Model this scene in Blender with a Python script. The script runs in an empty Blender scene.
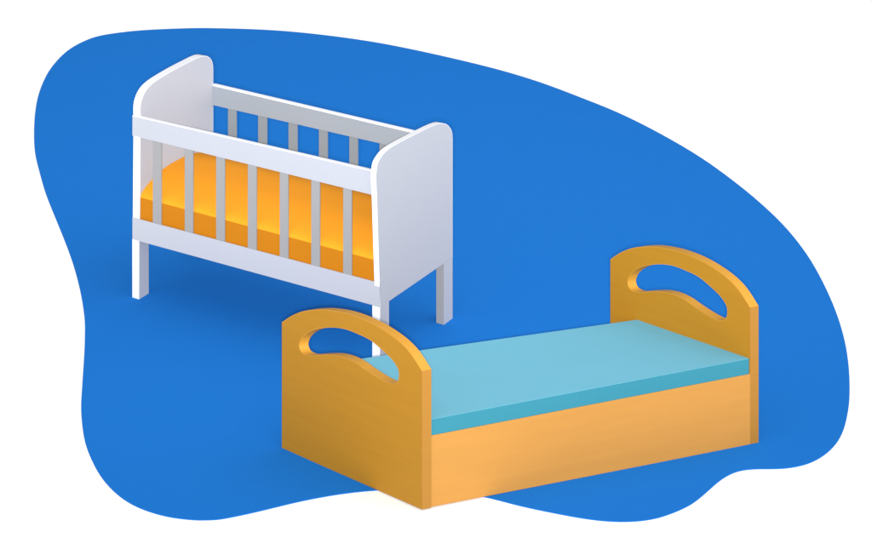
import bpy, bmesh, math
from mathutils import Vector

scene = bpy.context.scene
COL = scene.collection

# ------------------------------------------------------------------ materials
def lin(c):
    c /= 255.0
    return c / 12.92 if c <= 0.04045 else ((c + 0.055) / 1.055) ** 2.4

def new_mat(name, rgb, rough=0.6, spec=0.25, vary=0.02, scale=(1, 1, 1), freq=6.0,
            bump=0.0, bump_freq=200.0, weave=False, sheen=0.0):
    """Plain coloured surface with a faint procedural variation and bump (rgb is linear albedo)."""
    m = bpy.data.materials.new(name)
    m.use_nodes = True
    nt = m.node_tree
    b = nt.nodes['Principled BSDF']
    b.inputs['Roughness'].default_value = rough
    b.inputs['Specular IOR Level'].default_value = spec
    if sheen:
        b.inputs['Sheen Weight'].default_value = sheen
    tc = nt.nodes.new('ShaderNodeTexCoord')
    mp = nt.nodes.new('ShaderNodeMapping')
    mp.inputs['Scale'].default_value = scale
    nt.links.new(tc.outputs['Object'], mp.inputs['Vector'])
    nz = nt.nodes.new('ShaderNodeTexNoise')
    nz.inputs['Scale'].default_value = freq
    nz.inputs['Detail'].default_value = 4.0
    nt.links.new(mp.outputs['Vector'], nz.inputs['Vector'])
    rp = nt.nodes.new('ShaderNodeValToRGB')
    rp.color_ramp.elements[0].position = 0.3
    rp.color_ramp.elements[1].position = 0.7
    rp.color_ramp.elements[0].color = tuple(max(0, c * (1 - vary)) for c in rgb) + (1,)
    rp.color_ramp.elements[1].color = tuple(min(1, c * (1 + vary)) for c in rgb) + (1,)
    nt.links.new(nz.outputs['Fac'], rp.inputs['Fac'])
    nt.links.new(rp.outputs['Color'], b.inputs['Base Color'])
    if bump:
        bz = nt.nodes.new('ShaderNodeTexNoise')
        bz.inputs['Scale'].default_value = bump_freq
        nt.links.new(mp.outputs['Vector'], bz.inputs['Vector'])
        bp = nt.nodes.new('ShaderNodeBump')
        bp.inputs['Strength'].default_value = bump
        bp.inputs['Distance'].default_value = 0.001
        nt.links.new(bz.outputs['Fac'], bp.inputs['Height'])
        nt.links.new(bp.outputs['Normal'], b.inputs['Normal'])
    return m

#ALBEDO-BEGIN
ALB = dict(
    floor=(0.90, 0.90, 0.90),
    rug=(0.0087, 0.1387, 0.4803),
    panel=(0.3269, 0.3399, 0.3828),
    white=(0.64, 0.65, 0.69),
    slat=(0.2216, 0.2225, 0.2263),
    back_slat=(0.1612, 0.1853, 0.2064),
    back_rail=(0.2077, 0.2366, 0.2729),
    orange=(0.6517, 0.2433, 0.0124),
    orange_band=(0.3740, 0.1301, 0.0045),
    ochre=(0.2923, 0.1370, 0.0079),
    edge=(0.2684, 0.1244, 0.0180),
    arch=(0.3968, 0.1919, 0.0235),
    rail_wood=(0.3602, 0.1702, 0.0351),
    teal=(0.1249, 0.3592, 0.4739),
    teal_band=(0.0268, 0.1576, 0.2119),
)
#ALBEDO-END
M = {
    'floor': new_mat('white_floor', ALB['floor'], 0.55, 0.2, 0.004),
    'rug': new_mat('blue_rug_pile', ALB['rug'], 0.95, 0.05, 0.008, freq=9, bump=0.25, bump_freq=420),
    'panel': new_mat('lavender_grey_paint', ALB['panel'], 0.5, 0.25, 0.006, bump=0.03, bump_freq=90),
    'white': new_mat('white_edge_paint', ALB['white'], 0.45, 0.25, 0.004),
    'slat': new_mat('grey_slat_and_leg_shade', ALB['slat'], 0.5, 0.25, 0.01),
    'back_slat': new_mat('slat_grey_shaded', ALB['back_slat'], 0.5, 0.25, 0.01),  # shade inside the crib put into the back slats' colour
    'back_rail': new_mat('rail_grey_shaded', ALB['back_rail'], 0.5, 0.25, 0.01),  # back rail colour darkened to carry the crib's inner shade
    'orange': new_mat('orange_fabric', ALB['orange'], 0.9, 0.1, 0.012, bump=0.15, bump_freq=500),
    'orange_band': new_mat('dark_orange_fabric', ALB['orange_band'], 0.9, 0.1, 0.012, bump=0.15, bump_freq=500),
    'ochre': new_mat('ochre_wood', ALB['ochre'], 0.55, 0.2, 0.03, scale=(1, 1, 14), freq=3),
    'edge': new_mat('pale_wood_edging', ALB['edge'], 0.5, 0.2, 0.02, scale=(1, 14, 14), freq=3),
    'arch': new_mat('edge_wood_painted_light', ALB['arch'], 0.5, 0.2, 0.02, scale=(1, 14, 14), freq=3),  # edge wood with light painted in, for arch tops and handle lips
    'rail_wood': new_mat('pale_orange_wood', ALB['rail_wood'], 0.55, 0.2, 0.03, scale=(1, 14, 14), freq=3),
    'teal': new_mat('pale_teal_fabric', ALB['teal'], 0.9, 0.1, 0.012, bump=0.15, bump_freq=500),
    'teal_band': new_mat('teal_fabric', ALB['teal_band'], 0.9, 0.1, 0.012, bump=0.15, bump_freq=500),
}

# ------------------------------------------------------------------ helpers
def catmull(pts, n=6, closed=False):
    out = []
    N = len(pts)
    segs = N if closed else N - 1
    for i in range(segs):
        if closed:
            p = [pts[(i + k - 1) % N] for k in range(4)]
        else:
            p = [pts[max(0, min(N - 1, i + k - 1))] for k in range(4)]
        for j in range(n):
            t = j / n
            out.append(tuple(0.5 * ((2 * p[1][a]) + (-p[0][a] + p[2][a]) * t
                       + (2 * p[0][a] - 5 * p[1][a] + 4 * p[2][a] - p[3][a]) * t * t
                       + (-p[0][a] + 3 * p[1][a] - 3 * p[2][a] + p[3][a]) * t ** 3) for a in range(2)))
    if not closed:
        out.append(tuple(pts[-1]))
    return out

def area2(poly):
    return sum(poly[i][0] * poly[(i + 1) % len(poly)][1] - poly[(i + 1) % len(poly)][0] * poly[i][1]
               for i in range(len(poly)))

def inset(poly, d):
    """Closed 2-D polygon moved inwards by d (outwards for negative d)."""
    s = 1 if area2(poly) > 0 else -1
    out = []
    N = len(poly)
    for i in range(N):
        a, b, c = (Vector(poly[(i + k) % N]) for k in (-1, 0, 1))
        e1, e2 = (b - a).normalized(), (c - b).normalized()
        n1, n2 = Vector((-e1.y, e1.x)), Vector((-e2.y, e2.x))
        n = n1 + n2
        if n.length < 1e-6:
            n = n1
        n.normalize()
        k = max(0.5, n.dot(n1))
        p = b + n * (s * d / k)
        out.append((p.x, p.y))
    return out

def finish(name, bm, mats, parent, warp=None, angle=35):
    if warp:
        for v in bm.verts:
            v.co = warp(v.co)
    bmesh.ops.recalc_face_normals(bm, faces=bm.faces)
    me = bpy.data.meshes.new(name)
    bm.to_mesh(me)
    bm.free()
    for m in (mats if isinstance(mats, (list, tuple)) else [mats]):
        me.materials.append(m)
    for p in me.polygons:
        p.use_smooth = True
    me.set_sharp_from_angle(angle=math.radians(angle))
    o = bpy.data.objects.new(name, me)
    COL.objects.link(o)
    if parent:
        o.parent = parent
    return o

def thing(name, label, cat, loc, rz=0.0, group=None):
    o = bpy.data.objects.new(name, None)
    o.empty_display_size = 0.1
    COL.objects.link(o)
    o.location = loc
    o.rotation_euler = (0, 0, rz)
    o['label'] = label
    o['category'] = cat
    if group:
        o['group'] = group
    return o

def hexa(bm, c, mi=0, face_mats=None):
    """c: eight corners, (u0v0z0,u1v0z0,u1v1z0,u0v1z0) then the same on top."""
    v = [bm.verts.new(p) for p in c]
    quads = dict(bottom=(0, 3, 2, 1), top=(4, 5, 6, 7), front=(0, 1, 5, 4), right=(1, 2, 6, 5),
                 back=(2, 3, 7, 6), left=(3, 0, 4, 7))
    for k, q in quads.items():
        f = bm.faces.new([v[i] for i in q])
        f.material_index = (face_mats or {}).get(k, mi)

def box(bm, u0, u1, v0, v1, z0, z1, face_mats=None):
    """z0 / z1 may be (at u0, at u1) pairs."""
    a = z0 if isinstance(z0, tuple) else (z0, z0)
    b = z1 if isinstance(z1, tuple) else (z1, z1)
    hexa(bm, [(u0, v0, a[0]), (u1, v0, a[1]), (u1, v1, a[1]), (u0, v1, a[0]),
              (u0, v0, b[0]), (u1, v0, b[1]), (u1, v1, b[1]), (u0, v1, b[0])], 0, face_mats)

def slab(bm, outer, holes, u0, u1, walls=True):
    """Board standing in the (v, z) plane between u0 and u1, with cut-outs."""
    rings = []
    for u in (u0, u1):
        edges = []
        rr = []
        for loop in [outer] + holes:
            vs = [bm.verts.new((u, p[0], p[1])) for p in loop]
            edges += [bm.edges.new((vs[i], vs[(i + 1) % len(vs)])) for i in range(len(vs))]
            rr.append(vs)
        bmesh.ops.triangle_fill(bm, edges=edges, use_beauty=True, use_dissolve=False)
        rings.append(rr)
    for ra, rb in zip(*rings):
        n = len(ra)
        for i in range(n):
            bm.faces.new((ra[i], ra[(i + 1) % n], rb[(i + 1) % n], rb[i]))

def band(bm, a, b, u0, u1, closed=True):
    """Edging strip between the two parallel loops a (inner) and b (outer)."""
    n = len(a)
    V = {}
    for k, u in enumerate((u0, u1)):
        for j, loop in enumerate((a, b)):
            V[k, j] = [bm.verts.new((u, p[0], p[1])) for p in loop]
    for i in range(n if closed else n - 1):
        k = (i + 1) % n
        bm.faces.new((V[0, 0][i], V[0, 0][k], V[0, 1][k], V[0, 1][i]))
        bm.faces.new((V[1, 0][i], V[1, 0][k], V[1, 1][k], V[1, 1][i]))
        bm.faces.new((V[0, 1][i], V[0, 1][k], V[1, 1][k], V[1, 1][i]))
        bm.faces.new((V[0, 0][i], V[0, 0][k], V[1, 0][k], V[1, 0][i]))

def make_warp(L, W, sh, za, zb, tp):
    """The furniture is not quite square: a slight skew in plan and a slight slope in height."""
    def w(p):
        u, v, z = p
        z2 = z * (1 + za * (u / L - .5) + zb * (v / W - .5))
        v2 = v * (1 + tp * (u / L - .5))
        return Vector((u + math.tan(sh) * v2, v2, z2))
    return w

# ------------------------------------------------------------------ sizes (metres, in each object's own axes)
K = 2.3
G_F = 3200.867
G_HY = -858.109
G_c_dim = (1.26897, 0.58913, 0.03712)
G_c_warp = (-0.20406, 0.02321, -0.00699, 0.00898)
G_c_pos = (-1.20899, 12.74332, -0.66331)
G_b_dim = (1.31651, 0.6578, 0.03458)
G_b_warp = (-0.32695, 0.04078, -0.02547, -0.03116)
G_b_pos = (-0.05009, 10.76074, 0.43789)
G_RP = [(-0.0249, 0.6434), (-0.0300, 0.70), (-0.0315, 0.738), (-0.0202, 0.774), (0.0099, 0.7928), (0.0554, 0.8042), (0.1287, 0.8066),
    (0.2628, 0.8025), (0.3997, 0.7964), (0.4684, 0.7905), (0.5111, 0.7821), (0.5512, 0.7665), (0.5798, 0.746),
    (0.5963, 0.7256), (0.6026, 0.6993), (0.6026, 0.665)]
G_LP = [(0.0084, 0.66), (0.0081, 0.715), (0.0079, 0.7638), (0.0168, 0.7911), (0.0414, 0.8175), (0.0781, 0.834),
    (0.1399, 0.8446), (0.2652, 0.8522), (0.3928, 0.8548), (0.4575, 0.8548), (0.4964, 0.8503), (0.5291, 0.8395),
    (0.5545, 0.8218), (0.5684, 0.7995), (0.5724, 0.7713), (0.5724, 0.74)]
G_up = [0.7314, 0.7382, 0.6513, 0.6493]
G_lo = [0.3226, 0.3314, 0.2409, 0.2452]
G_bk = [0.7066, 0.6963, 0.6261, 0.6278]
G_bktop = [0.7156, 0.7038]
G_rbot = [(0.0698, 0.2408), (0.5266, 0.2363)]
G_lleg = [(0.0811, -0.0092)]
G_slats = [(0.1095, 0.1563), (0.2803, 0.3253), (0.4457, 0.4916), (0.61, 0.6556), (0.7727, 0.8166), (0.9307, 0.9744),
    (1.0882, 1.1312)]
G_bslats = [(0.1167, 0.1638), (0.2809, 0.3295), (0.4441, 0.492), (0.605, 0.6511), (0.7634, 0.8083), (0.9184, 0.9631)]
G_cm = [0.4064, 0.4072, 0.3296, 0.3259]
G_A1 = [(0.664, 0.4575), (0.614, 0.4951), (0.56, 0.5256), (0.5065, 0.5455), (0.4427, 0.5626), (0.3586, 0.575), (0.2754,
    0.5765), (0.1932, 0.5681), (0.1119, 0.5486), (0.0516, 0.5203), (-0.0042, 0.4728)]
G_H1 = [(0.56, 0.4327), (0.5708, 0.4179), (0.5773, 0.4003), (0.574, 0.3854), (0.56, 0.3752), (0.5279, 0.3758), (0.4745,
    0.3934), (0.411, 0.4115), (0.3586, 0.4179), (0.3065, 0.4151), (0.2548, 0.4031), (0.1932, 0.3919), (0.1474,
    0.3886), (0.122, 0.3944), (0.1069, 0.4077), (0.1018, 0.4279), (0.1069, 0.4489), (0.1322, 0.4718), (0.1728,
    0.4906), (0.2342, 0.5115), (0.2961, 0.5174), (0.3586, 0.5172), (0.4216, 0.5054), (0.4852, 0.4825), (0.5332,
    0.4559)]
G_A2 = [(0.6506, 0.48), (0.6021, 0.5156), (0.5498, 0.5439), (0.4978, 0.5616), (0.4358, 0.5761), (0.354, 0.5843),
    (0.273, 0.5831), (0.1929, 0.5713), (0.1135, 0.5483), (0.0546, 0.5172), (0.002, 0.4678)]
G_H2 = [(0.5503, 0.4512), (0.5607, 0.4368), (0.567, 0.4194), (0.5639, 0.4043), (0.5503, 0.3934), (0.5191, 0.3926),
    (0.4672, 0.408), (0.4055, 0.4234), (0.3545, 0.4276), (0.3038, 0.4224), (0.2534, 0.4081), (0.1934, 0.3942),
    (0.1486, 0.3888), (0.1239, 0.3936), (0.1091, 0.4064), (0.1042, 0.4266), (0.1091, 0.448), (0.1338, 0.4722),
    (0.1734, 0.4929), (0.2333, 0.5166), (0.2937, 0.5251), (0.3545, 0.5276), (0.4158, 0.5184), (0.4776, 0.498),
    (0.5243, 0.4734)]
G_b1 = [-0.0078, 0.0085]
G_bm = [0.2991, 0.2928, 0.2452, 0.2406]
G_bmuv = [(0.251, 0.6065), (0.4646, 0.5891), (1.201, 0.529)]
G_RC = (0.0, 13.0)
G_RUG = [(-1.689, 3.505), (-1.775, 3.422), (-1.853, 3.25), (-1.898, 3.029), (-1.92, 2.779), (-1.92, 2.481), (-1.903,
    2.209), (-1.871, 1.901), (-1.826, 1.577), (-1.767, 1.28), (-1.697, 0.962), (-1.592, 0.55), (-1.498, 0.169),
    (-1.426, -0.175), (-1.378, -0.459), (-1.357, -0.628), (-1.334, -0.863), (-1.305, -1.203), (-1.286, -1.398),
    (-1.25, -1.631), (-1.206, -1.812), (-1.146, -1.988), (-1.073, -2.13), (-0.997, -2.222), (-0.907, -2.285),
    (-0.821, -2.313), (-0.761, -2.316), (-0.705, -2.304), (-0.591, -2.246), (-0.46, -2.17), (-0.327, -2.112),
    (-0.198, -2.08), (-0.02, -2.066), (0.156, -2.13), (0.283, -2.205), (0.416, -2.271), (0.531, -2.316), (0.63,
    -2.329), (0.715, -2.312), (0.784, -2.269), (0.857, -2.198), (0.916, -2.106), (0.976, -2.001), (1.034, -1.933),
    (1.095, -1.907), (1.165, -1.904), (1.232, -1.893), (1.31, -1.846), (1.386, -1.744), (1.447, -1.596), (1.495,
    -1.389), (1.527, -1.184), (1.556, -0.912), (1.572, -0.607), (1.569, -0.253), (1.542, 0.163), (1.488, 0.534),
    (1.415, 0.847), (1.324, 1.153), (1.197, 1.508), (1.039, 1.852), (0.871, 2.159), (0.694, 2.416), (0.509, 2.662),
    (0.317, 2.868), (0.12, 3.041), (-0.081, 3.2), (-0.286, 3.343), (-0.493, 3.453), (-0.703, 3.538), (-0.912,
    3.592), (-1.173, 3.618), (-1.329, 3.611), (-1.533, 3.575)]
# ------------------------------------------------------------------ setting
FLOOR_Z = -0.002
bm = bmesh.new()
vs = [bm.verts.new(p) for p in ((-60, -40, FLOOR_Z), (60, -40, FLOOR_Z), (60, 90, FLOOR_Z), (-60, 90, FLOOR_Z))]
bm.faces.new(vs)
floor = finish('floor', bm, M['floor'], None)
floor['kind'] = 'structure'
floor['label'] = 'plain white floor surrounding the blue rug'

RC = G_RC
loop = catmull(G_RUG, 5, True)
for k in range(30):                             # fair the hand-drawn outline (alternate shrink / grow steps)
    f = 0.5 if k % 2 == 0 else -0.52
    N = len(loop)
    loop = [tuple(p[a] + f * (0.5 * (loop[i - 1][a] + loop[(i + 1) % N][a]) - p[a]) for a in (0, 1))
            for i, p in enumerate(loop)]
bm = bmesh.new()
lo = [bm.verts.new((x, y, FLOOR_Z + 0.0001)) for x, y in loop]
mid = [bm.verts.new((x, y, -0.0004)) for x, y in loop]
top = [bm.verts.new((x, y, 0)) for x, y in inset(loop, 0.0006)]
N = len(loop)
for i in range(N):
    k = (i + 1) % N
    bm.faces.new((lo[i], lo[k], mid[k], mid[i]))
    bm.faces.new((mid[i], mid[k], top[k], top[i]))
bm.faces.new(top)
rug = finish('rug', bm, M['rug'], None, None, 10)
rug.location = (RC[0], RC[1], 0)
rug['label'] = 'large flat blue rug with a wavy rounded outline under the crib and the bed'
rug['category'] = 'rug'

# ------------------------------------------------------------------ crib
cL, cW, ct = G_c_dim
cw = make_warp(cL, cW, *G_c_warp)
CX, CY, CYAW = G_c_pos
crib = thing('crib', 'white and lavender grey slatted baby crib on four square legs', 'crib', (CX, CY, 0), CYAW)

PT = ct * 0.66                                  # thickness of the right end panel
def end_panel(prof, u0, u1, v_front, z_front, z_back):
    curve = catmull(prof, 6)
    path = [(v_front, z_front)] + curve + [(curve[-1][0], z_back)]
    t = 0.0016
    ins = inset(path, t)
    ins[0] = (path[0][0] + t, path[0][1])
    ins[-1] = (path[-1][0] - t, path[-1][1])
    bm = bmesh.new()
    slab(bm, ins, [], u0, u1)
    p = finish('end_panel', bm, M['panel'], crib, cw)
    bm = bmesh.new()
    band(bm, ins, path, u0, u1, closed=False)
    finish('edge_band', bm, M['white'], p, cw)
    return p
ZL = G_lo[2]                                    # leg heights
ZRF, ZRB = G_rbot[0][1], G_rbot[1][1]
VLB, VRB = G_LP[-1][0], G_RP[-1][0]             # back edges of the two ends
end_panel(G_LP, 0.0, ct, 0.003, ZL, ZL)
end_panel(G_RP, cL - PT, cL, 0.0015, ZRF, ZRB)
LWF, LWB = G_rbot[0][0] + 0.002, VRB - G_rbot[1][0]
for u0, u1, v0, v1, z in ((0, ct, 0.0, LWF, ZL), (0, ct, VLB - LWB + 0.012, VLB, ZL),
                          (cL - ct, cL, 0.0, LWF, ZRF), (cL - ct, cL, VRB - LWB, VRB, ZRB)):
    bm = bmesh.new()
    box(bm, u0, u1, v0, v1, 0, z - 0.0003, {'front': 1})
    finish('leg', bm, [M['panel'], M['white'] if v0 == 0 else M['slat']], crib, cw)  # back legs' front faces: shade under the crib painted in grey

RT = 0.017
def rail(name, u0, u1, v0, v1, z0, z1, mat, cap=0.0, over=0.0):
    bm = bmesh.new()
    zc = tuple(z - (0.0 if over else cap) for z in z1)
    box(bm, u0, u1, v0, v1, z0, zc)
    r = finish(name, bm, mat, crib, cw)
    if cap:
        bm = bmesh.new()
        box(bm, u0, u1, v0, v1, tuple(z + 0.0001 for z in zc), tuple(z + cap for z in zc))
        finish('cap_strip', bm, M['white'], r, cw)
    return r
UI0, UI1 = ct + 0.0005, cL - PT - 0.0005
# the upper front rail butts against the right end, the lower front rail runs across both ends
rail('upper_rail', 0.003, UI1, -0.0035, RT - 0.003, (G_up[2], G_up[3]), (G_up[0], G_up[1]), M['panel'], 0.002)
rail('lower_rail', 0.003, cL, -0.0035, -0.0003, (G_lo[2] - 0.006, G_lo[3] - 0.002), (G_lo[0], G_lo[1]), M['panel'])
vb0_, vb1_ = cW - 0.0215, cW - 0.0045
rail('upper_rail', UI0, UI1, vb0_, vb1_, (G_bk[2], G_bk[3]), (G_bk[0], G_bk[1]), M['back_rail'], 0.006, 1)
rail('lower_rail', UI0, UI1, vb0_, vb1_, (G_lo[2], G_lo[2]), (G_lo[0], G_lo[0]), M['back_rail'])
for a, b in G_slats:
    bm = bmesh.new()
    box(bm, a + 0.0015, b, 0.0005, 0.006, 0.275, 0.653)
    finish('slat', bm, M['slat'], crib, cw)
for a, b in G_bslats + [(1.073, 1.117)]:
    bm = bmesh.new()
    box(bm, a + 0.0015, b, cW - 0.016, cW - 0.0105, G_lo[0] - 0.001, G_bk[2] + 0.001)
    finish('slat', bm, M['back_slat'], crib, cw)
bm = bmesh.new()
box(bm, UI0 + 0.0005, UI1 - 0.0005, 0.0075, vb0_ - 0.001, 0.284, 0.302)
finish('mattress_base', bm, M['panel'], crib, cw)

# crib mattress: a dark band below the seam, a rounded orange top above it
cm = thing('crib_mattress', 'orange crib mattress with a darker orange side band inside the white crib', 'mattress',
           (CX, CY, 0), CYAW)
VF = 0.0078
prof = [(VF, G_cm[0]), (0.0110, 0.4150), (0.0300, 0.4285), (0.0650, 0.4430), (0.1050, 0.4555), (0.1500, 0.4660),
        (0.2000, 0.4730), (0.25, 0.4756)]
prof_f = catmull(prof, 5)
back = vb0_ - 0.001
full = prof_f + [(back - (v - VF), z) for v, z in reversed(prof_f)]
U0, U1 = UI0 + 0.0006, UI1 - 0.0006
bm = bmesh.new()
slab(bm, full, [], U0, U1)
finish('mattress_cover', bm, M['orange'], cm, cw, 60)
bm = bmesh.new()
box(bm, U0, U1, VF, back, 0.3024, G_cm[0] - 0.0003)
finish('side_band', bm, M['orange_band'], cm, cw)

# ------------------------------------------------------------------ bed
bL, bW, bt = G_b_dim
bw = make_warp(bL, bW, *G_b_warp)
BX, BY, BYAW = G_b_pos
bed = thing('bed', 'low wooden bed with arched ochre end boards and pale side rail', 'bed', (BX, BY, 0), BYAW)

def end_board(name, arch, hole, u0, u1, z_back, z_front):
    a = catmull(arch, 6)
    outer = a + [(arch[-1][0], z_front), (arch[0][0], z_back)]
    hl = catmull(hole, 5, True)
    t = 0.0016
    o_in = inset(outer, t)
    h_in = inset(hl, -t)
    bm = bmesh.new()
    slab(bm, o_in, [h_in], u0, u1)
    p = finish(name, bm, M['ochre'], bed, bw)
    n = len(a)
    bm = bmesh.new()
    band(bm, o_in[:n], outer[:n], u0, u1, closed=False)
    finish('lit_arch_edge', bm, M['arch'], p, bw)  # top edge split off to carry its painted light
    bm = bmesh.new()
    band(bm, o_in[n - 1:] + o_in[:1], outer[n - 1:] + outer[:1], u0, u1, closed=False)
    finish('edge_band', bm, M['edge'], p, bw)
    bm = bmesh.new()
    band(bm, h_in, hl, u0, u1)
    finish('lit_handle_lip', bm, M['arch'], p, bw)
    return p
end_board('footboard', G_A1, G_H1, 0.0, bt, -0.0015, 0.003)
end_board('headboard', G_A2, G_H2, bL - bt, bL, 0.0, 0.0)
RZ0, RZ1 = G_bm[2] - 0.0003, G_bm[3] - 0.0003
UB0, UB1 = bt + 0.0003, bL - bt - 0.0003
bm = bmesh.new()
box(bm, UB0, UB1, 0.0015, 0.026, (0.003, -0.0015), (RZ0, RZ1))
finish('side_rail', bm, M['rail_wood'], bed, bw)
bm = bmesh.new()
box(bm, UB0, UB1, bW - 0.030, bW - 0.006, (0.002, 0.0015), (0.212, 0.212))
finish('side_rail', bm, M['rail_wood'], bed, bw)
bm = bmesh.new()
box(bm, UB0 + 0.0003, UB1 - 0.0003, 0.0265, bW - 0.0305, 0.205, 0.225)
finish('mattress_base', bm, M['rail_wood'], bed, bw)

bmat = thing('bed_mattress', 'pale teal bed mattress with a darker teal side lying in the wooden bed', 'mattress',
             (BX, BY, 0), BYAW)
u0, u1 = UB0 + 0.0003, UB1 - 0.0003
(ua, va), (ub, vb) = G_bmuv[0], G_bmuv[2]
def back_v(u):
    return va + (vb - va) * (u - ua) / (ub - ua)
def plan(z, d=0.0):
    c = [(u0, 0.003 + d), (u1 - 0.012, 0.003 + d), (u1 - 0.003, 0.0038 + 2 * d), (u1, 0.006 + 3 * d),
         (u1, back_v(u1) - d), (u0, back_v(u0) - d)]
    return [(x, y, z[0] + (z[1] - z[0]) * (x - u0) / (u1 - u0)) for x, y in c]
def prism(name, rings, mat):
    bm = bmesh.new()
    rings = [[bm.verts.new(p) for p in r] for r in rings]
    n = len(rings[0])
    for ra, rb in zip(rings, rings[1:]):
        for i in range(n):
            bm.faces.new((ra[i], ra[(i + 1) % n], rb[(i + 1) % n], rb[i]))
    bm.faces.new(rings[0])
    bm.faces.new(rings[-1])
    return finish(name, bm, mat, bmat, bw, 10)
ZT = (G_bm[0], G_bm[1])
sh = lambda z, k: (z[0] + k, z[1] + k)
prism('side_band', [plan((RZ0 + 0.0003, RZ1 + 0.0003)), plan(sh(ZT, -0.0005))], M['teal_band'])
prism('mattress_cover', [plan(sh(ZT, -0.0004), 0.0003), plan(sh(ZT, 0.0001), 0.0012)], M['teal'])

# ------------------------------------------------------------------ camera
F, HY = G_F, G_HY
cam = bpy.data.cameras.new('camera')
co = bpy.data.objects.new('camera', cam)
COL.objects.link(co)
cam.sensor_fit = 'HORIZONTAL'
cam.sensor_width = 36.0
cam.lens = 36.0 * F / 872.0
cam.shift_x = 0.0
cam.shift_y = -(274.5 - HY) / 872.0
cam.clip_start = 0.1
cam.clip_end = 500
CAM = Vector((0, 0, 2.0 * K))
co.location = CAM
co.rotation_euler = (math.radians(90), 0, 0)
scene.camera = co

# ------------------------------------------------------------------ light
# white world dome plus an added feathered fill spot, unseen, right behind the camera
DOME = 0.9
FILL_ENERGY = 19500.0
w = bpy.data.worlds.new('World')
scene.world = w
w.use_nodes = True
bg = w.node_tree.nodes['Background']
bg.inputs['Color'].default_value = (1, 1, 1, 1)
bg.inputs['Strength'].default_value = DOME
# added fill: the dome is brighter towards the camera's side and the right
SIDE = (0.68, -0.60, 0.0)
wt = w.node_tree
tc = wt.nodes.new('ShaderNodeTexCoord')
dp = wt.nodes.new('ShaderNodeVectorMath')
dp.operation = 'DOT_PRODUCT'
dp.inputs[1].default_value = SIDE
ad = wt.nodes.new('ShaderNodeMath')
ad.operation = 'ADD'
ad.inputs[1].default_value = 1.0
wt.links.new(tc.outputs['Generated'], dp.inputs[0])
wt.links.new(dp.outputs['Value'], ad.inputs[0])
wt.links.new(ad.outputs['Value'], bg.inputs['Color'])

ld = bpy.data.lights.new('fill_spot', 'SPOT')
ld.energy = FILL_ENERGY
ld.shadow_soft_size = 0.12
ld.spot_size = math.radians(50)
ld.spot_blend = 1.0
lo_ = bpy.data.objects.new('fill_spot', ld)
COL.objects.link(lo_)
lo_.location = CAM + Vector((0, -0.4, 0.10))
aim = math.radians(-4.2)
lo_.rotation_euler = Vector((0, math.cos(aim), math.sin(aim))).to_track_quat('-Z', 'Y').to_euler()

# ------------------------------------------------------------------ render settings
scene.render.engine = 'CYCLES'
scene.render.resolution_x = 1024
scene.render.resolution_y = 645
vs_ = scene.view_settings
vs_.view_transform = 'Standard'
vs_.look = 'None'
vs_.exposure = 0.0
vs_.gamma = 1.0
